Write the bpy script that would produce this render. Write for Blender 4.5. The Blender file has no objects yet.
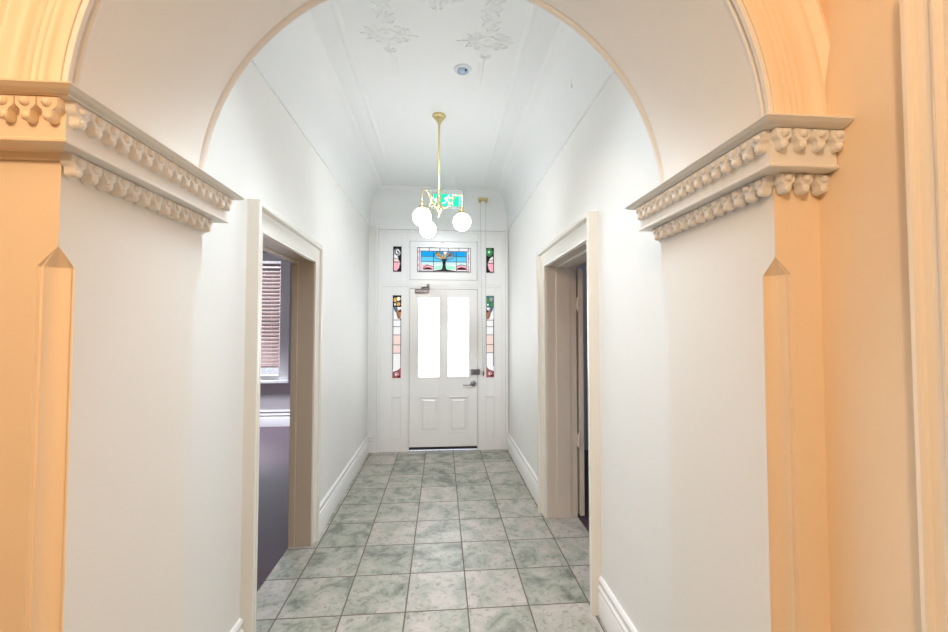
import bpy, bmesh, math, random
from mathutils import Vector, Matrix
random.seed(7)
sc = bpy.context.scene
COL = sc.collection
PI = math.pi

# ------------------------------------------------------------------ dimensions (metres)
XL, XR = -0.912, 0.852          # hall side walls
YN, YF = 0.844, 1.315           # near and far face of the archway
RV = 0.743                      # archway reveals at +-RV
ZS = 1.938                      # springing of the arch
YD = 5.12                       # front door wall
ZC = 3.27                       # ceiling
YB = -2.6                       # back of the near hall
CAMZ = 1.517

# ------------------------------------------------------------------ materials
def new_mat(name):
    m = bpy.data.materials.new(name); m.use_nodes = True
    nt = m.node_tree
    return m, nt, nt.nodes['Principled BSDF']

def paint(name, col, rough=0.5, var=0.03, bump=0.02, scale=6.0, metal=0.0, spec=0.5, bscale=140.0):
    """plain painted / plastered surface: faint colour drift and a fine bump"""
    m, nt, b = new_mat(name)
    tc = nt.nodes.new('ShaderNodeTexCoord')
    n = nt.nodes.new('ShaderNodeTexNoise'); n.inputs['Scale'].default_value = scale; n.inputs['Detail'].default_value = 4
    nt.links.new(tc.outputs['Object'], n.inputs['Vector'])
    mx = nt.nodes.new('ShaderNodeMix'); mx.data_type = 'RGBA'
    nt.links.new(n.outputs['Fac'], mx.inputs['Factor'])
    mx.inputs[6].default_value = (*[max(0, c * (1 - var)) for c in col], 1)
    mx.inputs[7].default_value = (*[min(1, c * (1 + var)) for c in col], 1)
    nt.links.new(mx.outputs[2], b.inputs['Base Color'])
    b.inputs['Roughness'].default_value = rough
    b.inputs['Metallic'].default_value = metal
    b.inputs['Specular IOR Level'].default_value = spec
    if bump:
        n2 = nt.nodes.new('ShaderNodeTexNoise'); n2.inputs['Scale'].default_value = bscale
        nt.links.new(tc.outputs['Object'], n2.inputs['Vector'])
        bp = nt.nodes.new('ShaderNodeBump'); bp.inputs['Strength'].default_value = bump; bp.inputs['Distance'].default_value = 0.01
        nt.links.new(n2.outputs['Fac'], bp.inputs['Height'])
        nt.links.new(bp.outputs['Normal'], b.inputs['Normal'])
    return m

def glow(name, col, strength, base=None, rough=0.3):
    """lamp glass or daylit window glass"""
    m, nt, b = new_mat(name)
    b.inputs['Base Color'].default_value = (*(base or col), 1)
    b.inputs['Roughness'].default_value = rough
    b.inputs['Emission Color'].default_value = (*col, 1)
    b.inputs['Emission Strength'].default_value = strength
    return m

M = {}
M['lamp_tint'] = paint('lamp_tinted_paint', (0.88, 0.725, 0.54), 0.45, 0.02, 0.03)  # cream paint with the warm lamp's orange mixed into its colour
M['wall'] = paint('cream_wall_paint', (0.80, 0.80, 0.785), 0.55, 0.015, 0.03)
M['arch'] = paint('cream_arch_paint', (0.80, 0.795, 0.775), 0.5, 0.015, 0.02)
M['ceil'] = paint('white_ceiling_paint', (0.80, 0.815, 0.82), 0.6, 0.01, 0.02)
M['trim'] = paint('white_gloss_trim', (0.82, 0.82, 0.82), 0.22, 0.01, 0.01)
M['casing'] = paint('cream_gloss_trim', (0.82, 0.80, 0.74), 0.25, 0.015, 0.01)
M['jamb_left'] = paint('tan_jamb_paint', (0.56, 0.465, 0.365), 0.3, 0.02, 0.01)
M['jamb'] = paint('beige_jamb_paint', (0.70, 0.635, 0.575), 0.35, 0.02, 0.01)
M['nearcase'] = paint('cream_gloss_near', (0.90, 0.83, 0.72), 0.12, 0.01, 0.01)
M['brass'] = paint('polished_brass', (0.70, 0.585, 0.30), 0.28, 0.05, 0, metal=1.0)
M['steel'] = paint('satin_steel', (0.24, 0.24, 0.27), 0.3, 0.05, 0, metal=1.0)
M['bronze'] = paint('bronze_metal', (0.17, 0.145, 0.15), 0.35, 0.05, 0, metal=0.8)
M['black'] = paint('black_rubber', (0.02, 0.015, 0.02), 0.6, 0.05, 0)
M['lead'] = paint('lead_came', (0.05, 0.045, 0.05), 0.5, 0.1, 0)
M['cord'] = paint('grey_cord', (0.45, 0.45, 0.45), 0.8, 0.05, 0)
M['bounce_damper'] = paint('brown_bounce_damper', (0.24, 0.17, 0.11), 0.5, 0.15, 0.05, 12)  # invented dark finish on unseen walls, put in to cut bounce light
M['roomwall'] = paint('grey_room_wall', (0.52, 0.49, 0.50), 0.6, 0.02, 0.02)
M['carpet'] = paint('dark_purple_carpet', (0.062, 0.036, 0.050), 0.34, 0.25, 0.3, 25, bscale=400, spec=0.5)
M['slat'] = paint('brown_blind_slat', (0.50, 0.38, 0.36), 0.5, 0.06, 0)
M['globe'] = glow('opal_globe_lit', (0.96, 0.98, 1.0), 29.0, (0.9, 0.9, 0.9))
M['frost'] = glow('daylit_frosted_glass', (0.92, 0.965, 1.0), 5.0, (0.8, 0.8, 0.8))
M['lens'] = paint('blue_grey_lens', (0.42, 0.52, 0.68), 0.15, 0.05, 0)
M['white_plastic'] = paint('white_plastic', (0.80, 0.83, 0.87), 0.35, 0.01, 0)
M['exit_green'] = glow('exit_sign_green', (0.0, 0.62, 0.36), 0.85)
M['exit_white'] = glow('exit_sign_white', (0.95, 1.0, 0.97), 0.85)
def acrylic():
    m, nt, b = new_mat('clear_acrylic')
    b.inputs['Base Color'].default_value = (0.95, 0.97, 0.96, 1); b.inputs['Roughness'].default_value = 0.1
    b.inputs['Alpha'].default_value = 0.35
    return m
M['acrylic'] = acrylic()
def window_glass():
    m, nt, b = new_mat('clear_window_glass')
    out = nt.nodes['Material Output']
    t = nt.nodes.new('ShaderNodeBsdfTransparent'); g = nt.nodes.new('ShaderNodeBsdfGlossy'); g.inputs['Roughness'].default_value = 0.02
    mx = nt.nodes.new('ShaderNodeMixShader'); mx.inputs[0].default_value = 0.06
    nt.links.new(t.outputs[0], mx.inputs[1]); nt.links.new(g.outputs[0], mx.inputs[2]); nt.links.new(mx.outputs[0], out.inputs['Surface'])
    return m
M['glass'] = window_glass()
for k, c, s in [('blue', (0.0, 0.36, 0.80), .95), ('sky', (0.12, 0.58, 0.88), .95), ('pale', (0.62, 0.86, 0.90), .9), ('pink', (0.90, 0.45, 0.52), .9),
                ('maroon', (0.16, 0.015, 0.03), .5), ('mint', (0.42, 0.88, 0.68), .9), ('white', (0.98, 0.96, 0.98), .80), ('gold', (0.80, 0.48, 0.12), .85),
                ('grey', (0.42, 0.42, 0.42), .7), ('green', (0.06, 0.38, 0.10), .7), ('brown', (0.50, 0.24, 0.12), .7), ('dark', (0.03, 0.03, 0.035), .2),
                ('rose', (0.42, 0.10, 0.11), .7), ('blush', (0.95, 0.76, 0.70), .78), ('teal', (0.10, 0.28, 0.28), .6), ('steelblue', (0.15, 0.25, 0.36), .6), ('lilac', (0.78, 0.62, 0.80), .9), ('cream', (0.93, 0.86, 0.62), .9)]:
    M['g_' + k] = glow('stained_glass_' + k, c, s, tuple(v * .22 for v in c), 0.45)
    M['g_' + k].node_tree.nodes['Principled BSDF'].inputs['Specular IOR Level'].default_value = 0.12

def tile_mat():
    m, nt, b = new_mat('slate_green_floor_tiles')
    N, L = nt.nodes, nt.links
    tc = N.new('ShaderNodeTexCoord'); sep = N.new('ShaderNodeSeparateXYZ'); L.new(tc.outputs['Object'], sep.inputs[0])
    def math_(op, a, bb=None, c=None):
        n = N.new('ShaderNodeMath'); n.operation = op
        for i, v in enumerate((a, bb, c)):
            if v is None: continue
            if isinstance(v, (int, float)): n.inputs[i].default_value = v
            else: L.new(v, n.inputs[i])
        return n.outputs[0]
    sx, sy, x0, y0 = 0.3363, 0.3456, -0.1907 + 0.3363 * 0, 2.2465
    u = math_('DIVIDE', math_('SUBTRACT', sep.outputs[0], x0), sx)
    v = math_('DIVIDE', math_('SUBTRACT', sep.outputs[1], y0), sy)
    fu, fv = math_('FLOOR', u), math_('FLOOR', v)
    du = math_('ABSOLUTE', math_('SUBTRACT', math_('FRACT', u), 0.5)); dv = math_('ABSOLUTE', math_('SUBTRACT', math_('FRACT', v), 0.5))
    edge = math_('MAXIMUM', du, dv)
    grout = N.new('ShaderNodeMapRange'); grout.inputs[1].default_value = 0.4865; grout.inputs[2].default_value = 0.4905
    L.new(edge, grout.inputs[0])
    cmb = N.new('ShaderNodeCombineXYZ'); L.new(fu, cmb.inputs[0]); L.new(fv, cmb.inputs[1])
    wn = N.new('ShaderNodeTexWhiteNoise'); wn.noise_dimensions = '2D'; L.new(cmb.outputs[0], wn.inputs['Vector'])
    # per tile offset of the mottling so no pattern runs across a joint
    off = N.new('ShaderNodeVectorMath'); off.operation = 'MULTIPLY_ADD'
    L.new(wn.outputs['Color'], off.inputs[0]); off.inputs[1].default_value = (9, 9, 9); L.new(tc.outputs['Object'], off.inputs[2])
    n1 = N.new('ShaderNodeTexNoise'); n1.inputs['Scale'].default_value = 7.0; n1.inputs['Detail'].default_value = 6; n1.inputs['Roughness'].default_value = 0.6; n1.inputs['Distortion'].default_value = 0.6
    L.new(off.outputs[0], n1.inputs['Vector'])
    n2 = N.new('ShaderNodeTexNoise'); n2.inputs['Scale'].default_value = 34.0; n2.inputs['Detail'].default_value = 6; n2.inputs['Distortion'].default_value = 0.7
    L.new(off.outputs[0], n2.inputs['Vector'])
    r1 = N.new('ShaderNodeValToRGB'); e = r1.color_ramp.elements
    e[0].position = 0.28; e[0].color = (0.155, 0.175, 0.145, 1); e[1].position = 0.72; e[1].color = (0.53, 0.475, 0.44, 1)
    k = r1.color_ramp.elements.new(0.45); k.color = (0.34, 0.35, 0.295, 1)
    k = r1.color_ramp.elements.new(0.58); k.color = (0.445, 0.42, 0.38, 1)
    # shift the ramp per tile: some tiles read green, some beige
    sh = math_('MULTIPLY_ADD', math_('SUBTRACT', wn.outputs['Value'], 0.5), 0.17, n1.outputs['Fac'])
    L.new(sh, r1.inputs[0])
    r2 = N.new('ShaderNodeValToRGB'); e = r2.color_ramp.elements
    e[0].position = 0.30; e[0].color = (0.55, 0.57, 0.55, 1); e[1].position = 0.47; e[1].color = (1, 1, 1, 1)
    L.new(n2.outputs['Fac'], r2.inputs[0])
    mul = N.new('ShaderNodeMix'); mul.data_type = 'RGBA'; mul.blend_type = 'MULTIPLY'; mul.inputs[0].default_value = 0.9
    L.new(r1.outputs[0], mul.inputs[6]); L.new(r2.outputs[0], mul.inputs[7])
    gm = N.new('ShaderNodeMix'); gm.data_type = 'RGBA'; gm.inputs[7].default_value = (0.155, 0.125, 0.10, 1)
    L.new(grout.outputs[0], gm.inputs[0]); L.new(mul.outputs[2], gm.inputs[6])
    L.new(gm.outputs[2], b.inputs['Base Color'])
    rr = N.new('ShaderNodeMapRange'); rr.inputs[3].default_value = 0.34; rr.inputs[4].default_value = 0.8; L.new(grout.outputs[0], rr.inputs[0])
    L.new(rr.outputs[0], b.inputs['Roughness'])
    h = math_('SUBTRACT', math_('MULTIPLY', n2.outputs['Fac'], 0.25), grout.outputs[0])
    bp = N.new('ShaderNodeBump'); bp.inputs['Strength'].default_value = 0.35; bp.inputs['Distance'].default_value = 0.004
    L.new(h, bp.inputs['Height']); L.new(bp.outputs['Normal'], b.inputs['Normal'])
    return m
M['tile'] = tile_mat()

# ------------------------------------------------------------------ mesh helpers
class MB:
    def __init__(self): self.bm = bmesh.new()
    def box(self, x0, x1, y0, y1, z0, z1, mi=0):
        v = [self.bm.verts.new(p) for p in [(x0,y0,z0),(x1,y0,z0),(x1,y1,z0),(x0,y1,z0),(x0,y0,z1),(x1,y0,z1),(x1,y1,z1),(x0,y1,z1)]]
        for f in [(0,3,2,1),(4,5,6,7),(0,1,5,4),(1,2,6,5),(2,3,7,6),(3,0,4,7)]:
            self.bm.faces.new([v[i] for i in f]).material_index = mi
        return self
    def loft(self, loops, closed=True, caps=True, ring=False):
        """skin between loops of equal length; ring joins the last loop back to the first"""
        R = [[self.bm.verts.new(p) for p in l] for l in loops]
        n = len(loops[0])
        pairs = list(zip(R, R[1:])) + ([(R[-1], R[0])] if ring else [])
        for a, b in pairs:
            for i in range(n if closed else n - 1):
                j = (i + 1) % n
                self.bm.faces.new([a[i], a[j], b[j], b[i]])
        if caps and closed and not ring:
            self.bm.faces.new(R[0][::-1]); self.bm.faces.new(R[-1])
        return self
    def lathe(self, prof, c=(0,0,0), n=24, axis='Z'):
        """prof: (radius, height) from bottom to top"""
        loops = []
        for r, h in prof:
            l = []
            for i in range(n):
                a = 2 * PI * i / n
                x, y = max(r, 1e-4) * math.cos(a), max(r, 1e-4) * math.sin(a)
                p = {'Z': (x, y, h), 'Y': (x, h, y), 'X': (h, x, y)}[axis]
                l.append((c[0] + p[0], c[1] + p[1], c[2] + p[2]))
            loops.append(l)
        return self.loft(loops)
    def tube(self, pts, r, n=8):
        """round bar along a polyline; r a number or one radius per point"""
        P = [Vector(p) for p in pts]
        up = None; loops = []
        for i, p in enumerate(P):
            t = (P[min(i + 1, len(P) - 1)] - P[max(i - 1, 0)]).normalized()
            if up is None:
                up = Vector((0,0,1)) if abs(t.z) < .9 else Vector((1,0,0))
            s = t.cross(up).normalized(); up = s.cross(t).normalized()
            rr = r[i] if isinstance(r, (list, tuple)) else r
            loops.append([p + (s * math.cos(2*PI*k/n) + up * math.sin(2*PI*k/n)) * rr for k in range(n)])
        return self.loft(loops)
    def ball(self, c, r, sx=1, sy=1, sz=1, u=14, v=9, rot=None):
        m = Matrix.Translation(c) @ (rot or Matrix.Identity(4)) @ Matrix.Diagonal((r*sx, r*sy, r*sz, 1))
        bmesh.ops.create_uvsphere(self.bm, u_segments=u, v_segments=v, radius=1, matrix=m)
        return self
    def poly(self, pts, mi=0):
        f = self.bm.faces.new([self.bm.verts.new(p) for p in pts]); f.material_index = mi
        return self
    def build(self, name, mats, parent=None, smooth=None, bevel=0, origin=None, recalc=True):
        if recalc: bmesh.ops.recalc_face_normals(self.bm, faces=self.bm.faces)
        if origin is not None:
            bmesh.ops.translate(self.bm, verts=self.bm.verts, vec=-Vector(origin))
        if smooth:
            lim = math.radians(smooth)
            for f in self.bm.faces: f.smooth = True
            for e in self.bm.edges:
                if len(e.link_faces) == 2 and e.calc_face_angle(0) > lim: e.smooth = False
        me = bpy.data.meshes.new(name); self.bm.to_mesh(me); self.bm.free()
        for mm in (mats if isinstance(mats, (list, tuple)) else [mats]): me.materials.append(mm)
        o = bpy.data.objects.new(name, me); COL.objects.link(o)
        if origin is not None: o.location = origin
        if parent is not None:
            o.parent = parent
            pw = world_loc(parent)
            o.location = Vector(o.location) - pw
        if bevel:
            bv = o.modifiers.new('bevel', 'BEVEL'); bv.width = bevel; bv.segments = 2; bv.limit_method = 'ANGLE'; bv.angle_limit = math.radians(40)
        return o

def world_loc(o):
    v = Vector(o.location)
    while o.parent is not None:
        o = o.parent; v = v + Vector(o.location)
    return v

def tag(o, label, cat, group=None, kind=None):
    o['label'] = label; o['category'] = cat
    if group: o['group'] = group
    if kind: o['kind'] = kind
    return o

def empty(name, loc):
    o = bpy.data.objects.new(name, None); o.location = loc; o.empty_display_size = 0.05
    COL.objects.link(o); return o

def copy_part(o, parent, loc, rz=0.0, name=None):
    c = o.copy(); COL.objects.link(c); c.parent = parent
    c.location = Vector(loc) - world_loc(parent); c.rotation_euler = (0, 0, rz)
    if name: c.name = name
    return c

def structure(o, label, cat): return tag(o, label, cat, kind='structure')

# ------------------------------------------------------------------ floors
structure(MB().box(-1.06, 1.10, YB, YD + 0.035, -0.1, 0).build('floor', M['tile']), 'grey green stone look floor tiles of the hallway with dark grout', 'floor')
structure(MB().box(-4.6, -1.06, 0.2, 6.6, -0.1, 0.004).build('floor_left', M['carpet']), 'dark purple floor of the room behind the left doorway', 'floor')
structure(MB().box(1.10, 4.2, 0.9, 5.0, -0.1, 0.004).build('floor_right', M['carpet']), 'dark floor of the room behind the right doorway', 'floor')

# ------------------------------------------------------------------ walls with doorways
LD = (2.095, 2.975, 2.0)        # left doorway: near edge, far edge, head
RD = (2.27, 3.25, 2.035)        # right doorway
def side_wall(x0, x1, y0, y1, d, ztop):
    b = MB()
    b.box(x0, x1, y0, YN + .2, 0, ztop, 1 if x0 > 0 else 2); b.box(x0, x1, YN + .2, d[0], 0, ztop); b.box(x0, x1, d[1], y1, 0, ztop); b.box(x0, x1, d[0], d[1], d[2], ztop)  # near stretch: right side lamp tinted, unseen left side darkened against bounce
    return b
structure(side_wall(-1.06, XL, YB, 6.6, LD, 3.4).build('wall_left', [M['wall'], M['lamp_tint'], M['bounce_damper']]), 'cream left wall of the hallway with a doorway', 'wall')
structure(side_wall(XR, 1.10, YB, 5.35, RD, 3.4).build('wall_right', [M['wall'], M['lamp_tint']]), 'cream right wall of the hallway with a doorway', 'wall')
structure(MB().box(XL, XR, YB - .1, YB, 0, 3.4).build('wall_back', M['bounce_damper']), 'unseen end wall behind the viewer, made brown to damp bounce light', 'wall')
b = MB()
b.box(XL, -0.826, YD + .012, YD + .2, 0, 3.4); b.box(0.836, XR, YD + .012, YD + .2, 0, 3.4); b.box(-.826, .836, YD + .012, YD + .2, 2.797, 3.4)
structure(b.build('wall_front', M['wall']), 'narrow cream wall around the front door frame', 'wall')
structure(MB().box(-1.06, 1.10, YB, YD + .2, ZC, ZC + .1).build('ceiling', M['ceil']), 'high white plaster ceiling of the hallway', 'ceiling')

# room to the left
b = MB()
WX0, WX1, WZ0, WZ1 = -3.45, -2.50, 0.72, 2.62
b.box(-4.6, WX0, 6.6, 6.8, 0, 3.3); b.box(WX1, -1.06, 6.6, 6.8, 0, 3.3); b.box(WX0, WX1, 6.6, 6.8, 0, WZ0); b.box(WX0, WX1, 6.6, 6.8, WZ1, 3.3)
structure(b.build('wall_left_room_front', M['roomwall']), 'grey wall with the blind covered window in the left room', 'wall')
b = MB(); b.box(-4.7, -4.6, 0.2, 6.8, 0, 3.3); b.box(-4.6, -1.06, 0.1, 0.2, 0, 3.3)
structure(b.build('wall_left_room_side', M['roomwall']), 'grey side walls of the left room', 'wall')
structure(MB().box(-4.7, -1.06, 0.1, 6.8, 3.3, 3.4).build('ceiling_left', M['ceil']), 'white ceiling of the left room', 'ceiling')
# room to the right
b = MB(); b.box(4.2, 4.3, .9, 5.0, 0, 3.3); b.box(1.10, 4.3, .8, .9, 0, 3.3); b.box(1.10, 4.3, 5.0, 5.1, 0, 3.3)
structure(b.build('wall_right_room', M['roomwall']), 'dim grey walls of the right room', 'wall')
structure(MB().box(1.10, 4.3, .8, 5.1, 3.3, 3.4).build('ceiling_right', M['ceil']), 'white ceiling of the right room', 'ceiling')

# ------------------------------------------------------------------ cornice (cove) and ceiling mouldings
def cove(sign_axis, side):
    pass
CB, CD = 2.81, 0.19
prof = [(0, CB - .010), (0.008, CB - .010), (0.011, CB), (0.008, CB + .010)]
for i in range(11):
    t = PI / 2 * i / 10
    prof.append((0.010 + (CD - .03) * (1 - math.cos(t)), CB + .02 + (ZC - CB - .04) * math.sin(t)))
prof += [(CD - .008, ZC - .012), (CD, ZC - .004), (CD, ZC + .01), (-.03, ZC + .01), (-.03, CB - .012)]
b = MB()
b.loft([[(XL + d, YF, z) for d, z in prof], [(XL + d, YD + .012 - d, z) for d, z in prof],
        [(XR - d, YD + .012 - d, z) for d, z in prof], [(XR - d, YF, z) for d, z in prof]])
structure(b.build('trim_1', M['ceil'], smooth=35), 'white coved cornice around the hallway ceiling', 'cornice')
for n, x in ((2, -.585), (3, .495)):
    b = MB(); pr = [(-.022, ZC + .004), (-.022, ZC - .001), (-.012, ZC - .005), (0, ZC - .0065), (.012, ZC - .005), (.022, ZC - .001), (.022, ZC + .004)]
    b.loft([[(x + a, YF + .01, z) for a, z in pr], [(x + a, YD - CD - .1, z) for a, z in pr]])
    structure(b.build('trim_%d' % n, M['ceil'], smooth=40), 'thin raised ceiling moulding strip running along the %s side' % ('left' if x < 0 else 'right'), 'moulding')

# ------------------------------------------------------------------ archway
def arc_chamfer(c, dx, dy):
    """hollow chamfer in place of corner c; dx,dy = unit directions from the corner along the two faces"""
    w, s = 0.037, 0.006
    A = Vector((c[0] + dx * w, c[1])); B = Vector((c[0], c[1] + dy * w))
    pts = [A, Vector((A.x - dx * .002, c[1] + dy * s))]
    r = w - .010
    o = Vector((c[0] + dx * .003, c[1] + dy * .003))
    for i in range(7):
        a = PI / 2 * i / 6
        pts.append(Vector((o.x + dx * r * math.cos(a), o.y + dy * (r * math.sin(a) + .003))))
    pts += [Vector((c[0] + dx * s, B.y - dy * .002)), B]
    return pts
def pier(b, s):
    co = (s * RV, YN); cf = (s * RV, YF)
    near = arc_chamfer(co, s, 1); far = arc_chamfer(cf, s, -1)[::-1]
    out = [(s * .97, YN)] + [tuple(p) for p in near] + [tuple(p) for p in far] + [(s * .97, YF)]
    col = [(s * .97, YN)] + [co] * len(near) + [cf] * len(far) + [(s * .97, YF)]
    L = lambda pts, z: [(p[0], p[1], z) for p in pts]
    b.loft([L(out, 0), L(out, 1.640), L(col, 1.679), L(col, ZS)])
    return b
b = MB(); pier(b, -1); pier(b, 1)
NA = 96
RS = 0.7485
soff = [(.750, YN), (RV, YN + .004), (RV, YN + .013), (.7465, YN + .0165), (.752, YN + .018), (.752, YN + .0215), (.7465, YN + .023), (RV + .001, YN + .026), (RV + .001, YN + .030), (.746, YN + .033),
        (RS, YN + .036), (RS, YF - .026), (.7515, YF - .0245), (.7515, YF - .0215), (RS, YF - .020), (.7455, YF - .016), (RV + .0004, YF - .010), (RV, YF - .003), (.746, YF)]
def rect(a):
    c, s = math.cos(a), math.sin(a)
    t = min(.97 / max(abs(c), 1e-6), (3.32 - ZS) / max(s, 1e-6))
    return c * t, ZS + s * t
angs = [PI * i / NA for i in range(NA + 1)]
ca = math.atan2(3.32 - ZS, .97); angs = sorted(angs + [ca, PI - ca])
loops = []
for a in angs:
    ox, oz = rect(a)
    loops.append([(ox, YN, oz)] + [(r * math.cos(a), y, ZS + r * math.sin(a)) for r, y in soff] + [(ox, YF, oz)])
b.loft(loops, closed=True, caps=True)
b.bm.normal_update()
bmesh.ops.recalc_face_normals(b.bm, faces=b.bm.faces)
for f in b.bm.faces:
    c = f.calc_center_median()
    if (f.normal.y < -.5 and c.y < YN + .002) or (c.z < 1.68 and YN - .001 < c.y < YN + .038 and abs(c.x) > RV + .0005 and f.normal.y < .5): f.material_index = 1
arch = structure(b.build('wall_arch', [M['arch'], M['lamp_tint']], smooth=32), 'cream archway with round arch and hollow chamfered pier corners', 'archway')

# archivolt mouldings on both faces
av = [(.7505, 0), (.7505, .003), (.753, .005), (.766, .006), (.770, .0078), (.774, .0065), (.780, .0075), (.784, .0095), (.788, .008), (.792, .009), (.796, .0112), (.801, .0095),
      (.806, .011), (.811, .0125), (.816, .0105), (.826, .0115), (.836, .016), (.844, .023), (.850, .026), (.856, .025), (.859, .020), (.866, .027), (.876, .036), (.886, .034), (.890, .026), (.890, 0)]
for nm, y, sg, lab in (('trim_4', YN, -1, 'ridged moulding following the arch on its near face'), ('trim_5', YF, 1, 'ridged moulding following the arch on its far face')):
    b = MB()
    b.loft([[(r * math.cos(PI * i / NA), y + sg * (p - .002 * (p == 0)), ZS + r * math.sin(PI * i / NA)) for r, p in av] for i in range(NA + 1)])
    structure(b.build(nm, M['lamp_tint'] if sg < 0 else M['arch'], smooth=45), lab, 'moulding')

# capitals ----------------------------------------------------------
capprof = [(.0025, 1.956), (.086, 1.956), (.086, 1.953), (.083, 1.951), (.080, 1.948), (.076, 1.9455), (.070, 1.9445), (.066, 1.944), (.065, 1.942), (.056, 1.9415), (.048, 1.941), (.046, 1.940),
           (.046, 1.872), (.049, 1.870), (.052, 1.867), (.052, 1.863), (.050, 1.8615), (.030, 1.8610), (.014, 1.8600), (.010, 1.8580), (.008, 1.852), (.006, 1.847), (.0025, 1.845)]
def drop_mesh(w, h, t):
    """ball over a pointed scalloped drop, hanging from z=0 and standing out along -y"""
    b = MB()
    half = [(.5, 0), (.5, -.36), (.40, -.47), (.27, -.55), (.24, -.68), (.25, -.82), (.16, -.95), (0.0, -1.0)]
    out = [(x * w, z * h) for x, z in half] + [(-x * w, z * h) for x, z in half[-2::-1]]
    L = lambda k, y: [(x * k, y, -.4 * h + (z + .4 * h) * k) for x, z in out]
    b.loft([L(1, .002), L(1, -t * .85), L(.90, -t)])
    b.ball((0, -t, -.26 * h), w * .24, 1, .9, 1, 12, 8)
    b.ball((0, -t * .95, -.79 * h), w * .19, 1, .6, 1.15, 10, 7)
    return b
def capital(s, wallx, label):
    root = empty('arch_capital', (s * RV, (YN + YF) / 2, 1.818))
    tag(root, label, 'capital', 'arch capitals')
    wx = wallx - s * .0025
    loops = [[(wx, YN - d, z) for d, z in capprof], [(s * (RV - d), YN - d, z) for d, z in capprof], [(s * (RV - d), YF + d, z) for d, z in capprof], [(wx, YF + d, z) for d, z in capprof]]
    b = MB(); b.loft(loops); bmesh.ops.recalc_face_normals(b.bm, faces=b.bm.faces)
    for f in b.bm.faces:
        if all(v.co.y < YN + .011 for v in f.verts): f.material_index = 1
    b.build('cornice_band', [M['arch'], M['lamp_tint'] if s < 0 else M['arch']], root, smooth=35)  # left front tinted warmer to imitate stronger lamplight
    up = drop_mesh(.0365, .045, .017).build('drop_ornament', M['arch'], root, smooth=40, origin=(0, 0, 0))
    lo = drop_mesh(.0365, .043, .019).build('drop_ornament', M['arch'], root, smooth=40, origin=(0, 0, 0))
    fr = drop_mesh(.0365, .045, .017).build('drop_ornament', M['lamp_tint'], root, smooth=40, origin=(0, 0, 0)) if s < 0 else up
    spots = []
    for proto, d, z, d2 in ((up, .046, 1.9405, .046), (lo, .006, 1.8595, .006)):
        y0, y1 = YN - d2 + .016, YF + d2 - .016
        n = round((y1 - y0) / .0365)
        for i in range(n + 1):
            spots.append((proto, (s * (RV - d), y0 + (y1 - y0) * i / n, z), (PI / 2) * (1 if s < 0 else -1)))
        x0, x1 = RV - d2 + .018, abs(wallx) - .012
        n = max(1, round((x1 - x0) / .0365))
        for i in range(n + 1):
            x = s * (x0 + (x1 - x0) * i / n)
            if not (proto is lo and s < 0):
                spots.append((fr if proto is up else proto, (x, YN - d, z), 0.0))
            spots.append((proto, (x, YF + d, z), PI))
    first = set()
    for proto, loc, rz in spots:
        if proto not in first:
            first.add(proto); proto.location = Vector(loc) - world_loc(root); proto.rotation_euler = (0, 0, rz)
        else: copy_part(proto, root, loc, rz)
capital(-1, XL, 'cream moulded capital with hanging drops on the left arch pier')
capital(1, XR, 'cream moulded capital with hanging drops on the right arch pier')

# ------------------------------------------------------------------ skirting boards
bbp = [(0, 0), (.020, 0), (.020, .118), (.017, .124), (.014, .127), (.014, .134), (.019, .138), (.022, .144), (.020, .152), (.013, .158), (.011, .172), (.014, .180), (.018, .188), (.016, .198), (.009, .205), (0, .205)]
def base(b, xw, s, y0, y1):
    b.loft([[(xw + s * d, y0, z) for d, z in bbp], [(xw + s * d, y1, z) for d, z in bbp]])
b = MB(); base(b, XL, 1, YF, 1.962); base(b, XL, 1, 3.057, YD + .012); base(b, XL, 1, YB, YN)
b.loft([[(XL, YD + .012 - d, z) for d, z in bbp], [(-.827, YD + .012 - d, z) for d, z in bbp]])
structure(b.build('baseboard_left', M['trim'], smooth=35), 'white moulded skirting board along the left wall', 'skirting')
b = MB(); base(b, XR, -1, YF, 2.137); base(b, XR, -1, 3.369, YD + .012); base(b, XR, -1, YB, .30)
structure(b.build('baseboard_right', M['trim'], smooth=35), 'white moulded skirting board along the right wall', 'skirting')
b = MB(); b.loft([[(-4.6, 6.6 - d * 1.2, z * 1.25) for d, z in bbp], [(-1.06, 6.6 - d * 1.2, z * 1.25) for d, z in bbp]])
structure(b.build('baseboard_left_room', M['trim'], smooth=35), 'white skirting board under the left room window', 'skirting')

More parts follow.
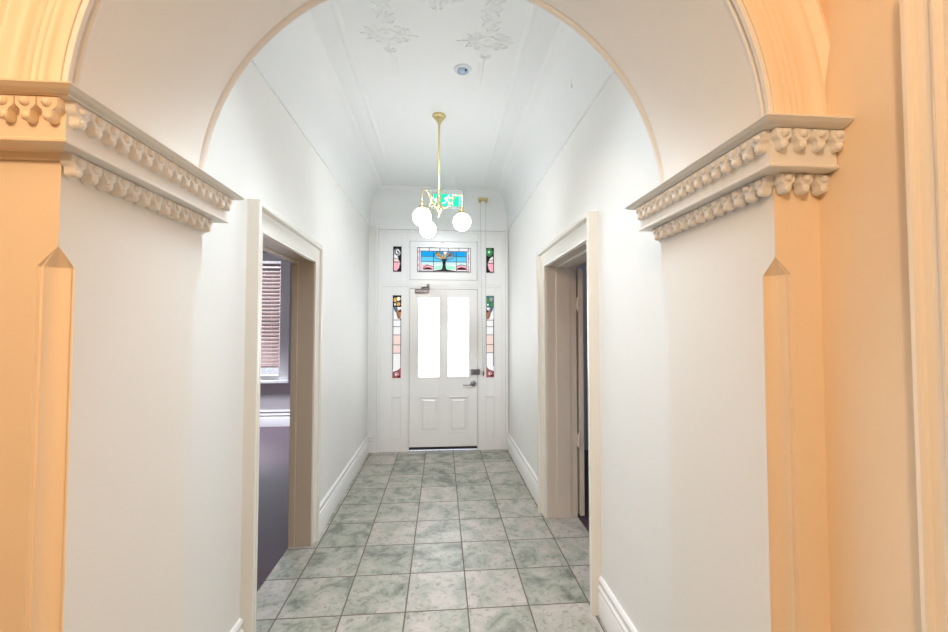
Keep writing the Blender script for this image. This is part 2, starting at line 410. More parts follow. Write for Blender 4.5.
# ------------------------------------------------------------------ doorway casings and jambs
cs = [(0, -.01), (0, .016), (.006, .020), (.014, .020), (.018, .016), (.050, .018), (.075, .024), (.092, .032), (.096, .030), (.098, .044), (.103, .054), (.112, .058), (.126, .058), (.131, .054), (.131, -.01)]
def casing(xw, s, d, n, lab, fk=1.0):
    y0, y1, zt = d
    P = [[(xw + s * t, y0 - w, 0) for w, t in cs], [(xw + s * t, y0 - w, zt + w) for w, t in cs], [(xw + s * t * (fk if t > 0 else 1), y1 + w * fk, zt + w) for w, t in cs], [(xw + s * t * (fk if t > 0 else 1), y1 + w * fk, 0) for w, t in cs]]
    return structure(MB().loft(P).build(n, M['casing'], smooth=30), lab, 'door casing')
casing(XL, 1, LD, 'trim_6', 'white moulded casing around the left doorway', .62)
casing(XR, -1, RD, 'trim_7', 'white moulded casing around the right doorway', .9)
def jamb(x0, x1, d, n, lab, stopx, matl):
    y0, y1, zt = d; b = MB(); t = .004
    b.box(x0, x1, y0 - .002, y0 + t, 0, zt); b.box(x0, x1, y1 - t, y1 + .002, 0, zt); b.box(x0, x1, y0 + t, y1 - t, zt - t, zt + .002)
    sa, sb = stopx
    b.box(sa, sb, y0 + t, y0 + .016, 0, zt - t); b.box(sa, sb, y1 - .016, y1 - t, 0, zt - t); b.box(sa, sb, y0 + .016, y1 - .016, zt - .016, zt - t)
    return structure(b.build(n, matl, bevel=.002), lab, 'door jamb')
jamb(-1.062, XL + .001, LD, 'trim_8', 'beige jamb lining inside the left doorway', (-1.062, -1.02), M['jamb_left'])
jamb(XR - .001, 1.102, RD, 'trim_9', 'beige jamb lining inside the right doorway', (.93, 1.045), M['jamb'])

# near doorway casing at the right edge of the view
prn = [(0, -.01), (0, .030), (.004, .036), (.012, .038), (.018, .034), (.020, .028), (.030, .024), (.040, .026), (.043, .031), (.049, .034), (.055, .031), (.058, .026), (.085, .020), (.12, .018), (.125, .012), (.125, -.01)]
P = [[(XR - t, .648 - w, 0) for w, t in prn], [(XR - t, .648 - w, 2.14 - w) for w, t in prn], [(XR - t, -.35 + w, 2.14 - w) for w, t in prn], [(XR - t, -.35 + w, 0) for w, t in prn]]
structure(MB().loft(P).build('trim_10', M['nearcase'], smooth=30), 'glossy cream moulded door casing on the right wall in front of the arch', 'door casing')
b = MB(); b.box(XR - .012, XR - .001, -.222, .520, 0.005, 2.01)
for y0, y1 in ((-.13, .11), (.20, .45)):
    for z0, z1 in ((.25, .85), (1.05, 1.85)): b.box(XR - .02, XR - .012, y0, y1, z0, z1)
structure(b.build('door_2', M['nearcase'], bevel=.003), 'closed cream panelled door on the right wall beside the viewer', 'door')

# door leaf folded back inside the right room: only its edge shows from the hall
d2 = structure(MB().box(1.118, 1.156, RD[1] - .012, RD[1] + .86, .012, 2.015).build('door_3', M['jamb'], bevel=.003), 'beige door opened back into the right room', 'door')
for z in (.62, 1.72):
    hb = MB(); hb.lathe([(.007, z - .05), (.007, z + .05)], (1.110, RD[1] - .022, 0), 10); hb.ball((1.110, RD[1] - .022, z + .054), .008); hb.ball((1.110, RD[1] - .022, z - .054), .008)
    hb.box(1.098, 1.140, RD[1] - .0165, RD[1] - .013, z - .048, z + .048)
    h = hb.build('hinge', M['jamb'], d2, smooth=40)

# ------------------------------------------------------------------ window and blind in the left room
w = MB()
for x0, x1, z0, z1 in ((WX0 - .10, WX0 + .03, WZ0, WZ1 + .1), (WX1 - .03, WX1 + .11, WZ0, WZ1 + .1), (WX0 + .03, WX1 - .03, WZ1 - .03, WZ1 + .1)): w.box(x0, x1, 6.575, 6.62, z0, z1)
for x0, x1, z0, z1 in ((WX0 + .03, WX0 + .08, WZ0, WZ1 - .03), (WX1 - .08, WX1 - .03, WZ0, WZ1 - .03), (WX0 + .08, WX1 - .08, WZ0, WZ0 + .07), (WX0 + .08, WX1 - .08, WZ1 - .08, WZ1 - .03), (WX0 + .08, WX1 - .08, 1.65, 1.70)): w.box(x0, x1, 6.66, 6.70, z0, z1)
win = structure(w.build('window_6', M['trim'], bevel=.004), 'white framed sash window seen through the left doorway', 'window')
MB().box(WX0 - .12, WX1 + .13, 6.52, 6.66, WZ0 - .04, WZ0).build('window_sill', M['trim'], win, bevel=.005)
MB().box(WX0 + .08, WX1 - .08, 6.675, 6.68, WZ0 + .07, 1.65).build('pane', M['glass'], win)
MB().box(WX0 + .08, WX1 - .08, 6.675, 6.68, 1.70, WZ1 - .08).build('pane', M['glass'], win)
bl = empty('venetian_blind', ((WX0 + WX1) / 2, 6.605, 2.55)); tag(bl, 'brown slatted venetian blind lowered over the window of the left room', 'blind')
b = MB(); z = .955
while z < 2.50:
    b.loft([[(x, 6.605 + dy, z + dz) for dy, dz in ((-.016, -.025), (-.001, .001), (.016, .025), (.0175, .0235), (.0007, -.0008), (-.0145, -.0265))] for x in (WX0 + .045, WX1 - .045)])
    z += .058
b.build('slats', M['slat'], bl)
MB().box(WX0 + .04, WX1 - .04, 6.585, 6.630, 2.505, 2.55).build('head_rail', M['slat'], bl, bevel=.003)
MB().box(WX0 + .045, WX1 - .045, 6.590, 6.620, .918, .945).build('bottom_rail', M['slat'], bl, bevel=.003)
for x in (WX0 + .2, WX1 - .16): MB().tube([(x, 6.583, .93), (x, 6.583, 2.51)], .002, 6).build('ladder_cord', M['trim'], bl)

# ------------------------------------------------------------------ front door frame (glazed screen)
FX0, FX1 = -.826, .836
SL = (-.612, -.503); SR = (.562, .666); DX = (-.400, .448)
ZD = 2.023; TZ = (2.142, 2.626); UZ = (2.236, 2.560); LZ = (.908, 1.944); PZ = (.165, .672); FT = 2.797
b = MB(); y0, y1 = YD, YD + .06
def fb(x0, x1, z0, z1, a=y0, c=y1): b.box(x0, x1, a, c, z0, z1)
fb(FX0, SL[0], 0, FT); fb(SL[1], DX[0] - .004, 0, FT); fb(DX[1] + .004, SR[0], 0, FT); fb(SR[1], FX1, 0, FT)
for s in (SL, SR):
    fb(s[0], s[1], 0, PZ[0]); fb(s[0], s[1], PZ[1], LZ[0]); fb(s[0], s[1], LZ[1], UZ[0]); fb(s[0], s[1], UZ[1], FT); fb(s[0], s[1], PZ[0], PZ[1], YD + .016, YD + .05)
    # bead round each light and panel
    for z0, z1 in (PZ, LZ, UZ):
        for q in ((s[0] - .010, s[0] + .002, z0 - .010, z1 + .010), (s[1] - .002, s[1] + .010, z0 - .010, z1 + .010)): fb(*q, YD - .006, YD + .004)
        for q in ((s[0] + .002, s[1] - .002, z0 - .010, z0 + .002), (s[0] + .002, s[1] - .002, z1 - .002, z1 + .010)): fb(*q, YD - .006, YD + .004)
fb(DX[0] - .004, DX[1] + .004, ZD + .004, TZ[0] - .004); fb(DX[0] - .004, DX[1] + .004, TZ[1] + .004, FT)
# moulded outer edge of the frame, head and transom bars, post beads
for q in ((FX0 - .004, FX0 + .026, 0, FT + .002, -.022), (FX0 + .032, FX0 + .060, 0, FT - .035, -.010), (FX0 + .066, FX0 + .078, 0, FT - .055, -.006), (FX1 - .026, FX1 + .004, 0, FT + .002, -.022), (FX1 - .060, FX1 - .032, 0, FT - .035, -.010), (FX1 - .078, FX1 - .066, 0, FT - .055, -.006),
          (FX0 + .026, FX1 - .026, FT - .026, FT + .002, -.022), (FX0 + .06, FX1 - .06, FT - .060, FT - .035, -.010), (FX0 + .078, FX1 - .078, ZD + .030, ZD + .048, -.012), (FX0 + .078, FX1 - .078, ZD + .060, ZD + .070, -.006),
          (DX[0] - .030, DX[0] - .014, 0, ZD + .03, -.010), (DX[1] + .014, DX[1] + .030, 0, ZD + .03, -.010), (DX[0] - .030, DX[0] - .014, ZD + .07, FT - .06, -.010), (DX[1] + .014, DX[1] + .030, ZD + .07, FT - .06, -.010)):
    fb(q[0], q[1], q[2], q[3], YD + q[4], YD + .004)
# backing rebate behind the moving sashes
fb(DX[0] - .02, DX[0] + .006, 0, TZ[1], YD + .055, YD + .09); fb(DX[1] - .006, DX[1] + .02, 0, TZ[1], YD + .055, YD + .09); fb(DX[0], DX[1], ZD - .006, TZ[0] + .006, YD + .055, YD + .09); fb(DX[0], DX[1], TZ[1] - .006, TZ[1] + .02, YD + .055, YD + .09)
structure(b.build('trim_11', M['trim'], bevel=.0025), 'white timber front door frame with side panels and moulded rails', 'door frame')

# ------------------------------------------------------------------ leaded glass
def stained(parent, x0, x1, z0, z1, y, polys, leads, lw=.0040):
    keys = []
    for k, _ in polys:
        if k not in keys: keys.append(k)
    b = MB()
    for i, (k, pts) in enumerate(polys):
        yy = y - .0004 * i
        b.poly([(x0 + (x1 - x0) * u, yy, z0 + (z1 - z0) * v) for u, v in pts], keys.index(k))
    b.build('stained_glass', [M['g_' + k] for k in keys], parent, recalc=False)
    b = MB(); yl = y - .0004 * len(polys) - .001
    for pl in leads:
        b.tube([(x0 + (x1 - x0) * u, yl, z0 + (z1 - z0) * v) for u, v in pl], lw, 6)
    b.build('lead_strips', M['lead'], parent)
def R(u0, v0, u1, v1): return [(u0, v0), (u1, v0), (u1, v1), (u0, v1)]
def ell(cu, cv, ru, rv, n=14, a0=0): return [(cu + ru * math.cos(2*PI*i/n + a0), cv + rv * math.sin(2*PI*i/n + a0)) for i in range(n)]
def spiral(cu, cv, r, asp, turns=1.4, n=18, a0=0.0, s=1): return [(cu + r * (1 - .8*i/n) * math.cos(a0 + s*2*PI*turns*i/n), cv + asp * r * (1 - .8*i/n) * math.sin(a0 + s*2*PI*turns*i/n)) for i in range(n + 1)]
FRAME = [[(0, 0), (1, 0)], [(0, 1), (1, 1)], [(0, 0), (0, 1)], [(1, 0), (1, 1)]]

# transom sash over the door
tx = structure(MB().box(-.392, -.309, YD - .004, YD + .04, *TZ).box(.366, .440, YD - .004, YD + .04, *TZ).box(-.309, .366, YD - .004, YD + .04, TZ[0], 2.239).box(-.309, .366, YD - .004, YD + .04, 2.549, TZ[1])
               .box(-.317, -.305, YD - .010, YD + .0, 2.231, 2.557).box(.362, .374, YD - .010, YD, 2.231, 2.557).box(-.305, .362, YD - .010, YD, 2.231, 2.243).box(-.305, .362, YD - .010, YD, 2.545, 2.557)
               .build('window_1', M['trim'], bevel=.002), 'white transom sash above the door holding a stained glass tree scene', 'window')
P = [('white', R(0, 0, 1, 1))]
for i in range(9): P.append((('lilac', 'white', 'pink', 'white', 'lilac')[i % 5], R(.0, i/9, .032, (i+1)/9)))
for i in range(8): P.append((('pink', 'lilac', 'white', 'lilac')[i % 4], R(.955, i/8, .985, (i+1)/8)))
P += [('blue', R(.065, .64, .925, .86)), ('sky', R(.065, .42, .925, .64)), ('pale', R(.065, .30, .925, .42)),
      ('pink', [(.09, .10), (.30, .10), (.28, .24), (.17, .31), (.09, .28)]), ('maroon', [(.10, .09), (.29, .09), (.25, .17), (.18, .19), (.12, .14)]),
      ('pink', [(.72, .10), (.92, .10), (.92, .28), (.82, .31), (.74, .22)]), ('maroon', [(.73, .09), (.93, .09), (.90, .18), (.82, .21), (.76, .17)]),
      ('mint', [(.30, .12), (.47, .07), (.49, .30), (.40, .27), (.32, .22)]), ('mint', [(.51, .30), (.53, .07), (.72, .12), (.70, .22), (.60, .27)]),
      ('dark', [(.40, .02), (.60, .02), (.55, .08), (.522, .25), (.53, .45), (.56, .55), (.44, .55), (.475, .45), (.478, .25), (.45, .08)]),
      ('gold', ell(.385, .74, .05, .10)), ('gold', ell(.44, .60, .05, .06)), ('gold', ell(.50, .70, .03, .13)), ('grey', ell(.575, .76, .05, .08)), ('brown', ell(.63, .70, .035, .09)), ('grey', ell(.56, .60, .045, .05)), ('white', ell(.52, .80, .03, .05)),
      ('maroon', [(.28, .04), (.45, .10), (.45, .06), (.30, .0)]), ('maroon', [(.72, .04), (.55, .10), (.55, .06), (.70, .0)])]
Ld = FRAME + [[(.033, 0), (.033, 1)], [(.065, .03), (.065, .86)], [(.925, .03), (.925, .86)], [(.955, 0), (.955, 1)], [(.033, .86), (.955, .86)], [(.065, .64), (.31, .64)], [(.70, .64), (.925, .64)], [(.065, .42), (.45, .42)], [(.55, .42), (.925, .42)],
              [(.30, .02), (.30, .86)], [(.73, .02), (.73, .86)], [(.033, .03), (.955, .03)], [(.42, .86), (.42, 1)], [(.22, .86), (.22, 1)], [(.58, .86), (.58, 1)], [(.78, .86), (.78, 1)],
              [(.50, .02), (.50, .25)], [(.49, .02), (.47, .25)], [(.51, .02), (.53, .25)], [(.48, .25), (.47, .45), (.42, .53), (.35, .55), (.31, .64), (.33, .76), (.37, .84)], [(.52, .25), (.53, .45), (.58, .53), (.65, .55), (.69, .66), (.66, .80), (.62, .85)],
              [(.49, .45), (.45, .62), (.41, .66), (.38, .64)], [(.51, .45), (.55, .62), (.60, .67), (.60, .74)], [(.50, .5), (.49, .7), (.46, .84)], [(.10, .12), (.18, .28), (.30, .22)], [(.72, .22), (.82, .30), (.92, .26)],
              spiral(.385, .74, .045, 2.2), spiral(.60, .75, .045, 2.0, s=-1)]
stained(tx, -.306, .363, 2.242, 2.546, YD + .006, P, Ld)
MB().box(-.018, .030, YD - .016, YD - .003, 2.606, 2.640).ball((.006, YD - .02, 2.624), .011).build('sash_catch', M['white_plastic'], tx, bevel=.002)

def sidelight(n, s, z, kind, lab):
    root = structure(empty(n, ((s[0] + s[1]) / 2, YD + .02, z[0])), lab, 'window')
    if kind == 'upl':
        P = [('dark', R(0, 0, 1, 1)), ('grey', ell(.48, .78, .40, .16)), ('white', ell(.52, .80, .22, .09)), ('dark', ell(.55, .80, .10, .04)), ('white', [(.12, .70), (.50, .62), (.60, .52), (.10, .56)]), ('blush', [(.12, .54), (.62, .50), (.80, .40), (.12, .40)]), ('pink', [(.10, .38), (.82, .38), (.70, .18), (.45, .06), (.10, .06)])]
        Ld = [[(.1, .40), (.82, .40)], spiral(.48, .79, .36, .42), [(.62, .50), (.85, .38), (.70, .16), (.45, .05)]]
    elif kind == 'upr':
        P = [('dark', R(0, 0, 1, 1)), ('green', ell(.45, .82, .42, .16)), ('mint', ell(.40, .84, .16, .06)), ('white', [(.88, .66), (.55, .60), (.40, .52), (.88, .54)]), ('blush', [(.88, .52), (.38, .50), (.25, .40), (.88, .40)]), ('pink', [(.90, .38), (.20, .38), (.32, .18), (.55, .06), (.90, .06)])]
        Ld = [[(.2, .40), (.9, .40)], spiral(.45, .82, .36, .42, s=-1), [(.38, .50), (.18, .38), (.32, .16), (.55, .05)]]
    else:
        m = (lambda p: [(1 - u, v) for u, v in p]) if kind == 'lor' else (lambda p: p)
        a, c, e = (('teal', 'green', 'grey') if kind == 'lor' else ('dark', 'gold', 'cream'))
        P = [('white', R(0, 0, 1, 1)), (a, R(0, .86, 1, 1)), (c, ell(.30, .945, .22, .030, 12, .4)), (e, ell(.66, .955, .24, .026, 12, .9)), (c, ell(.60, .895, .26, .022)), ('white', ell(.25, .89, .10, .015)),
             ('steelblue', m([(.10, .86), (.50, .86), (.62, .80), (.35, .79), (.12, .83)])), ('brown', m([(.40, .80), (.72, .83), (.95, .78), (.90, .72), (.60, .71), (.45, .75)])), ('maroon', m([(.62, .80), (.92, .84), (.98, .79)])),
             ('blush', R(.06, .40, .94, .52)), ('blush', R(.06, .30, .94, .40)), ('lilac', R(.90, .2, 1, .70)), ('teal', m(R(0, .60, .06, .86))),
             ('rose', m([(0, 0), (1, 0), (1, .14), (.80, .10), (.45, .08), (0, .07)])), ('pink', ell(.45, .045, .26, .026)), ('blush', ell(.42, .046, .13, .014)), ('maroon', ell(.72, .02, .16, .014))]
        Ld = [[(.04, v), (.96, v)] for v in (.30, .40, .52, .62, .70)] + [[(0, .86), (1, .86)], [(.05, .1), (.05, .86)], [(.93, .14), (.93, .72)], m([(0, .07), (.45, .085), (.8, .105), (1, .14)]), spiral(.45, .045, .30, .12), m([(.1, .86), (.5, .78), (.9, .70)]), [(0, .93), (.5, .90), (1, .965)], [(.1, 1), (.45, .94), (.4, .86)]]
    stained(root, s[0], s[1], z[0], z[1], YD + .020, P, FRAME + Ld, .0042)
sidelight('window_2', SL, UZ, 'upl', 'small upper left stained glass light with grey spiral and pink base')
sidelight('window_3', SR, UZ, 'upr', 'small upper right stained glass light with green swirl and pink base')
sidelight('window_4', SL, LZ, 'lol', 'tall stained glass sidelight left of the door with gold leaves')
sidelight('window_5', SR, LZ, 'lor', 'tall stained glass sidelight right of the door with green leaves')

# ------------------------------------------------------------------ front door
G1, G2, GZ = (-.292, -.026), (.079, .345), (.918, 1.918)
P1, P2, PP = (-.272, -.036), (.094, .330), (.234, .664)
b = MB(); y0, y1 = YD + .006, YD + .05
def db(x0, x1, z0, z1, a=y0, c=y1): b.box(x0, x1, a, c, z0, z1)
db(DX[0], G1[0], .03, ZD); db(G2[1], DX[1], .03, ZD); db(G1[1], G2[0], .03, ZD)
for g, p in ((G1, P1), (G2, P2)):
    db(g[0], g[1], GZ[1], ZD); db(g[0], g[1], PP[1], GZ[0]); db(g[0], g[1], .03, PP[0]); db(g[0], p[0], PP[0], PP[1]); db(p[1], g[1], PP[0], PP[1])
    db(p[0], p[1], PP[0], PP[1], YD + .022, YD + .04)
    # raised field and beads
    b.loft([[(p[0] + i, yy, PP[0] + i), ] and [(p[0] + i, yy, PP[0] + i), (p[1] - i, yy, PP[0] + i), (p[1] - i, yy, PP[1] - i), (p[0] + i, yy, PP[1] - i)] for i, yy in ((.020, YD + .0225), (.045, YD + .010), (.050, YD + .010))])
    for q, zz in ((g, GZ), (p, PP)):
        for x0, x1, z0, z1 in ((q[0] - .008, q[0] + .004, zz[0] - .008, zz[1] + .008), (q[1] - .004, q[1] + .008, zz[0] - .008, zz[1] + .008), (q[0] + .004, q[1] - .004, zz[0] - .008, zz[0] + .004), (q[0] + .004, q[1] - .004, zz[1] - .004, zz[1] + .008)):
            db(x0, x1, z0, z1, YD - .001, YD + .008)
door = structure(b.build('door_1', M['trim'], bevel=.002), 'white front door with two tall frosted panes and two lower panels', 'door')
for g in (G1, G2): MB().box(g[0], g[1], YD + .024, YD + .030, GZ[0], GZ[1]).build('frosted_pane', M['frost'], door)
o = MB().box(DX[0], DX[1], YD - .006, YD + .03, .022, .052).build('draught_seal', M['black'], door, bevel=.002); o['label'] = 'dark draught seal along the bottom of the door'
# closer
c = MB().box(-.335, -.165, YD - .045, YD + .006, 1.972, 2.018).build('door_closer', M['bronze'], door, bevel=.006); c['label'] = 'brown metal door closer'
MB().tube([(-.250, YD - .03, 2.018), (-.250, YD - .03, 2.036), (-.165, YD - .075, 2.040), (-.175, YD - .02, 2.062)], .008, 8).ball((-.165, YD - .075, 2.040), .014).box(-.19, -.155, YD - .028, YD - .012, 2.045, 2.085).build('closer_arm', M['bronze'], c)
# night latch
n = MB().box(.368, .446, YD - .032, YD + .006, .948, 1.014).build('night_latch', M['steel'], door, bevel=.006)
MB().lathe([(.010, YD - .052), (.016, YD - .050), (.016, YD - .040), (.010, YD - .032)], (.395, 0, .981), 16, 'Y').build('turn_knob', M['steel'], n, smooth=40)
MB().box(.452, .482, YD - .034, YD, .945, 1.016).build('latch_keeper', M['steel'], door, bevel=.005)
# lever handle
h = MB().lathe([(.030, YD - .014), (.036, YD - .010), (.036, YD + .004), (.034, YD + .006)], (.398, 0, .835), 24, 'Y').build('lever_handle', M['steel'], door, smooth=40)
MB().tube([(.398, YD - .01, .835), (.398, YD - .048, .835), (.385, YD - .056, .834), (.34, YD - .056, .826), (.30, YD - .054, .822), (.268, YD - .050, .824)], [.012, .011, .012, .010, .009, .007], 10).ball((.398, YD - .014, .835), .016, 1, .5, 1).build('lever', M['steel'], h, smooth=50)
MB().box(.4485, .4525, YD - .004, YD + .004, .80, .87).build('latch_plate', M['steel'], door)

# ------------------------------------------------------------------ sash cord with brass pulley block
p = empty('pulley_cord', (.515, 5.035, 3.14)); tag(p, 'brass pulley on the cornice with two thin cords hanging beside the door', 'pulley cord')
MB().box(.458, .574, 5.03, 5.075, 3.146, 3.176).lathe([(.022, .462), (.027, .464), (.016, .476), (.027, .488), (.022, .490)], (0, 5.035, 3.132), 16, 'X').lathe([(.022, .542), (.027, .544), (.016, .556), (.027, .568), (.022, .570)], (0, 5.035, 3.132), 16, 'X').build('pulley_block', M['brass'], p, bevel=.002)
MB().tube([(.480, 5.022, 3.13), (.492, 5.06, 2.4), (.508, 5.088, 1.6), (.520, 5.096, .965)], .0022, 6).build('cord', M['cord'], p)
MB().tube([(.550, 5.022, 3.13), (.553, 5.06, 2.4), (.548, 5.088, 1.6), (.532, 5.096, .965)], .0022, 6).build('cord', M['cord'], p)
MB().box(.516, .536, 5.095, 5.121, .945, .975).box(.522, .530, 5.085, 5.099, .925, .995).build('cleat', M['bronze'], p, bevel=.002)

# ------------------------------------------------------------------ pendant lamp
PX, PY = -.026, 3.28
lamp = empty('pendant_lamp', (PX, PY, ZC)); tag(lamp, 'brass ceiling pendant with three lit white glass globes', 'ceiling lamp')
MB().lathe([(.006, ZC - .085), (.012, ZC - .080), (.014, ZC - .062), (.024, ZC - .048), (.034, ZC - .034), (.040, ZC - .020), (.052, ZC - .014), (.056, ZC - .006), (.056, ZC + .001)], (PX, PY, 0), 28).build('ceiling_rose', M['brass'], lamp, smooth=40)
MB().lathe([(.0095, 2.62), (.0095, ZC - .07)], (PX, PY, 0), 14).build('rod', M['brass'], lamp, smooth=40)
MB().lathe([(.002, 2.425), (.008, 2.432), (.011, 2.442), (.006, 2.452), (.012, 2.462), (.026, 2.478), (.034, 2.500), (.030, 2.525), (.016, 2.545), (.012, 2.570), (.018, 2.585), (.020, 2.60), (.012, 2.615), (.010, 2.64), (.016, 2.648), (.009, 2.66)], (PX, PY, 0), 20).build('hub', M['brass'], lamp, smooth=50)
ZG, RG = 2.380, .0705
for gx, gy in ((-.153, 3.109), (-.120, 3.498), (.161, 3.230)):
    dx, dy = gx - PX, gy - PY; L_ = math.hypot(dx, dy); ux, uy = dx / L_, dy / L_
    q = lambda r, z: (PX + ux * r, PY + uy * r, z)
    a = MB(); a.tube([q(.01, 2.52), q(.05, 2.50), q(.085, 2.515), q(.110, 2.550), q(.135, 2.585), q(.165, 2.603), q(.195, 2.592), q(L_, 2.565), q(L_, 2.47)], [.007, .006, .0055, .005, .005, .005, .005, .0055, .006], 8)
    a.tube([q(.10 + .030 * (1 - .07 * i) * math.cos(i * .75 + 2.2), 2.565 + .030 * (1 - .07 * i) * math.sin(i * .75 + 2.2)) for i in range(11)], .004, 6)
    arm = a.build('arm', M['brass'], lamp, smooth=60)
    MB().lathe([(.034, ZG + RG - .012), (.036, ZG + RG), (.028, ZG + RG + .012), (.014, ZG + RG + .022), (.012, ZG + RG + .05), (.007, ZG + RG + .056)], (gx, gy, 0), 18).build('globe_holder', M['brass'], arm, smooth=45)
    g = MB().ball((gx, gy, ZG), RG, u=28, v=18).build('globe', M['globe'], lamp, smooth=180); g['label'] = 'lit white opal glass globe'

# ------------------------------------------------------------------ exit sign
ex = empty('exit_sign', (.052, 4.60, ZC)); tag(ex, 'green emergency exit sign with white running figure hanging near the front door', 'exit sign')
MB().box(-.126, .230, 4.596, 4.604, 2.896, 3.108).build('acrylic_panel', M['acrylic'], ex, bevel=.002)
f = MB()
for x in (-.128, .232): f.tube([(x, 4.60, 2.94), (x, 4.60, 3.11)], .0028, 6)
f.tube([(-.128, 4.60, 3.11), (.232, 4.60, 3.11)], .004, 6)
for x in (-.06, .16): f.tube([(x, 4.60, 3.11), (x, 4.60, ZC)], .004, 8)
f.build('hanger_frame', M['white_plastic'], ex)
MB().box(-.10, .215, 4.592, 4.597, 2.925, 3.062).build('green_field', M['exit_green'], ex)
Y = 4.5915
s = MB()
def strip(pts, w):
    for (x0, z0), (x1, z1) in zip(pts, pts[1:]):
        d = Vector((x1 - x0, z1 - z0)).normalized() * w; nx, nz = -d.y, d.x
        s.loft([[(x0 - d.x*.4 + nx, yy, z0 - d.y*.4 + nz), (x1 + d.x*.4 + nx, yy, z1 + d.y*.4 + nz), (x1 + d.x*.4 - nx, yy, z1 + d.y*.4 - nz), (x0 - d.x*.4 - nx, yy, z0 - d.y*.4 - nz)] for yy in (Y, Y - .001)])
# running figure
s.lathe([(.0115, Y - .001), (.0115, Y)], (.076, 0, 3.043), 16, 'Y')
strip([(.066, 3.026), (.052, 2.990)], .010)
strip([(.066, 3.024), (.090, 3.012), (.102, 3.026)], .0048); strip([(.062, 3.024), (.036, 3.018), (.028, 3.000)], .0048)
strip([(.054, 2.990), (.078, 2.974), (.072, 2.942)], .0062); strip([(.050, 2.990), (.036, 2.962), (.008, 2.958)], .0062)
s.build('running_figure', M['exit_white'], ex); s = MB()
strip([(.120, 2.934), (.120, 3.052), (.200, 3.052), (.200, 2.934)], .0045)
s.build('door_symbol', M['exit_white'], ex); s = MB()
strip([(-.080, 2.993), (-.028, 2.993)], .006); strip([(-.055, 3.020), (-.084, 2.993), (-.055, 2.966)], .006)
s.build('arrow_symbol', M['exit_white'], ex)

# ------------------------------------------------------------------ ceiling fitting and plaster ornaments
el = empty('recessed_ceiling_fitting', (.136, 2.675, ZC)); tag(el, 'small round white recessed fitting with blue grey lens on the ceiling', 'ceiling fitting')
MB().lathe([(.040, ZC - .004), (.044, ZC - .012), (.052, ZC - .013), (.058, ZC - .008), (.061, ZC + .001)], (.136, 2.675, 0), 32).build('bezel', M['white_plastic'], el, smooth=40)
MB().ball((.136, 2.675, ZC - .006), .036, 1, 1, .45).build('lens', M['lens'], el, smooth=180)
MB().ball((.156, 2.655, ZC - .018), .007).build('indicator', M['black'], el, smooth=180)

def ornament(label, items, grp='ceiling ornaments'):
    b = MB()
    for it in items:
        if it[0] == 's':     # scroll
            _, x, y, r, a0, sgn = it; r *= 1.0
            b.tube([(x + r*(1 - .85*i/20)*math.cos(a0 + sgn*.42*i), y + r*(1 - .85*i/20)*math.sin(a0 + sgn*.42*i), ZC - .001) for i in range(21)], [.0042*(1 - .4*i/20) for i in range(21)], 6)
        elif it[0] == 'l':   # leaf
            _, x, y, ln, wd, a = it
            b.ball((x, y, ZC), 1, ln/2, wd/2, .0055, 10, 6, Matrix.Rotation(a, 4, 'Z'))
        elif it[0] == 'r':   # ring
            _, x, y, rx, ry = it
            b.tube([(x + rx*math.cos(2*PI*i/24), y + ry*math.sin(2*PI*i/24), ZC - .001) for i in range(25)], .0042, 6)
        elif it[0] == 'c':   # stem
            b.tube([(x, y, ZC) for x, y in it[1]], .004, 6)
    o = b.build('ceiling_ornament', M['ceil'], smooth=60)
    tag(o, label, 'plaster ornament', grp)
def corner(cx, s, cy):
    it = []
    y = cy - .12; k = 1
    while y > cy - .62:
        it += [('s', cx + .022*k, y, .034, (0 if k > 0 else PI), k), ('l', cx - .030*k, y - .02, .05, .022, PI/2 + .6*k), ('l', cx + .045*k, y - .035, .045, .018, -.5*k), ('l', cx - .012*k, y + .03, .04, .016, 1.2*k)]
        y -= .072; k = -k
    it += [('r', cx, cy, .055, .040), ('l', cx, cy, .05, .03, .3), ('l', cx, cy, .03, .05, .3), ('s', cx - .06, cy - .05, .036, 0, 1), ('s', cx + .06, cy - .05, .036, PI, -1), ('s', cx - .055, cy + .05, .034, 0, -1), ('s', cx + .055, cy + .05, .034, PI, 1)]
    for q in (-1, 1):
        it += [('l', cx + q*.085, cy, .06, .022, 0), ('s', cx + q*.10, cy + .03, .026, 0, q), ('s', cx + q*.105, cy - .03, .026, 0, -q), ('l', cx + q*.14, cy, .05, .014, 0), ('l', cx + q*.12, cy + .045, .03, .014, .8*q), ('l', cx + q*.12, cy - .045, .03, .014, -.8*q)]
    it += [('l', cx + s*.175, cy + .005, .03, .012, 0), ('l', cx, cy + .10, .022, .06, 0), ('s', cx - .02, cy + .13, .022, 0, 1), ('s', cx + .02, cy + .13, .022, PI, -1), ('l', cx, cy + .18, .014, .06, 0), ('c', [(cx, cy + .18), (cx, cy + .42)]), ('c', [(cx + s*.03, cy + .2), (cx + s*.03, cy + .36)])]
    return it
ornament('scrolled plaster relief with leaf cross on the left half of the ceiling', corner(-.325, 1, 2.385))
ornament('scrolled plaster relief with leaf cross on the ceiling beside the round fitting', corner(.275, -1, 2.40))
it = []
for i in range(9):
    x = -.030 + (i - 4) * .032
    it += [('s', x, 2.09 + .012*(i % 2), .024, i, 1 if i % 2 else -1), ('l', x, 2.125 - .004*abs(i - 4), .03, .05, .2*(i - 4)), ('l', x + .014, 2.05, .04, .02, .5)]
it += [('l', -.03, 2.165, .025, .07, 0), ('s', -.05, 2.15, .022, 0, 1), ('s', -.01, 2.15, .022, PI, -1), ('s', -.09, 2.03, .04, 0, 1), ('s', .03, 2.03, .04, PI, -1), ('r', -.03, 1.98, .12, .10), ('l', -.03, 1.98, .12, .05, 0), ('l', -.03, 1.98, .05, .12, 0)]
ornament('leafy centre plaster rosette at the top of the ceiling', it)
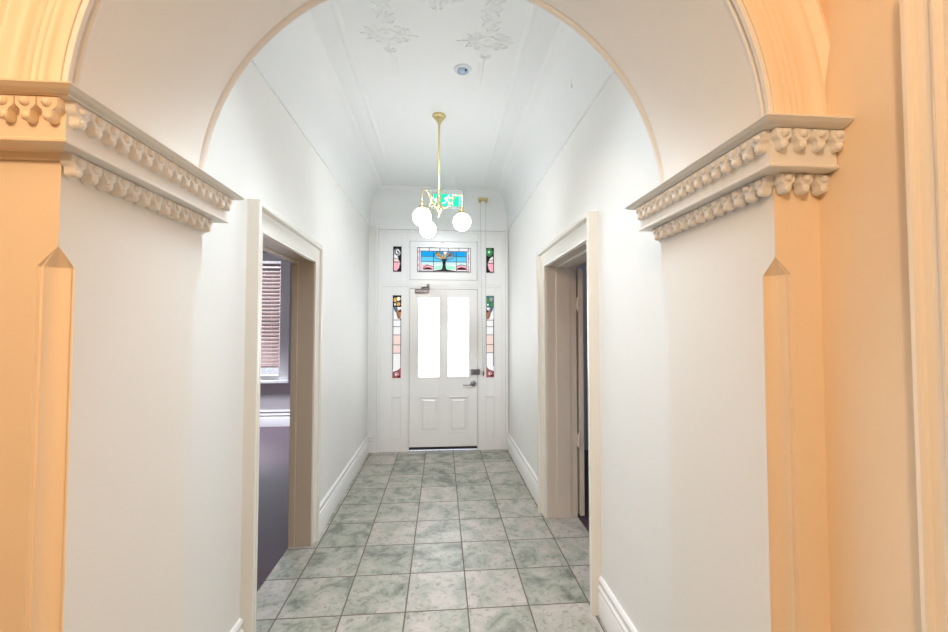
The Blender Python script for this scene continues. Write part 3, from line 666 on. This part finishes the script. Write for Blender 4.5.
# little rosettes on the cove
def rosette(x, y, z, nx, label):
    b = MB()
    for k in range(5):
        a = 2*PI*k/5
        b.ball((x, y + .022*math.cos(a), z + .022*math.sin(a)), .012, .6, 1, 1, 8, 6)
    b.ball((x, y, z), .010, .9, 1, 1, 8, 6); b.ball((x, y + .01, z - .05), .010, .6, .7, 1.4, 8, 6)
    tag(b.build('cornice_rosette', M['ceil'], smooth=60), label, 'plaster ornament', 'cornice rosettes')
rosette(-.872, 2.06, 3.10, 1, 'tiny plaster flower on the left cornice')
rosette(.812, 2.44, 3.10, -1, 'tiny plaster flower on the right cornice')

# ------------------------------------------------------------------ light
wd = bpy.data.worlds.new('World'); sc.world = wd; wd.use_nodes = True
bg = wd.node_tree.nodes['Background']; bg.inputs[0].default_value = (0.86, 0.92, 1.0, 1); bg.inputs[1].default_value = 1.0
def light(name, kind, loc, energy, col, size=.1, rot=(0, 0, 0), sy=None, spread=180, cone=60):
    l = bpy.data.lights.new(name, kind); l.energy = energy; l.color = col
    if kind == 'AREA':
        l.size = size; l.spread = math.radians(spread)
        if sy: l.shape = 'RECTANGLE'; l.size_y = sy
    else: l.shadow_soft_size = size
    if kind == 'SPOT': l.spot_size = math.radians(cone); l.spot_blend = .8
    o = bpy.data.objects.new(name, l); o.location = loc; o.rotation_euler = rot; COL.objects.link(o); return o
light('near_hall_lamp', 'POINT', (-.66, -1.05, 2.65), 99.0, (1.0, .715, .45), .12)
light('added_reveal_fill', 'AREA', (-.03, 1.72, 3.22), 19.0, (.82, .93, 1.0), .60, (0, 0, 0), .50, spread=100)  # added fill hidden above the arch to whiten the reveals, no fitting known
light('added_door_fill', 'SPOT', (-.03, 1.72, 3.18), 170.0, (.86, .94, 1.0), .12, (math.atan2(3.4, 1.7), 0, 0), cone=50)  # added spot, also hidden above the arch, to brighten the front door
light('added_carpet_fill', 'SPOT', (-4.4, 5.7, 2.9), 1700.0, (.86, .88, 1.0), .25, (0, -math.radians(34), 0), cone=46)  # added spot to brighten the far carpet, no side window is built
light('added_left_room_fill', 'AREA', (-4.55, 3.2, 1.9), 22.0, (.90, .90, 1.0), 1.0, (0, -PI/2, 0), 1.4)  # added fill to lift the left room's walls
light('window_daylight', 'AREA', (-2.97, 6.95, 1.7), 60.0, (.85, .92, 1.0), .95, (-PI/2, 0, 0), 1.8)

light('added_right_room_fill', 'AREA', (4.1, 2.6, 1.7), 14.0, (.80, .86, 1.0), 1.0, (0, PI/2, 0), 1.4)  # added fill so the right room reads less black

# ------------------------------------------------------------------ camera
cam = bpy.data.cameras.new('camera'); co = bpy.data.objects.new('camera', cam); COL.objects.link(co)
cam.sensor_width = 36; cam.lens = 405.0 * 36 / 948; cam.clip_start = .02
th, pt = math.radians(4.56), math.atan(13.3 / 405)
co.location = (0, 0, CAMZ); co.rotation_euler = (PI / 2 + pt, 0, -th)
sc.camera = co
sc.view_settings.view_transform = 'Standard'; sc.view_settings.look = 'None'
sc.view_settings.exposure = 0.0; sc.view_settings.gamma = 1.0; sc.view_settings.use_curve_mapping = False
sc.cycles.max_bounces = 16; sc.cycles.diffuse_bounces = 10
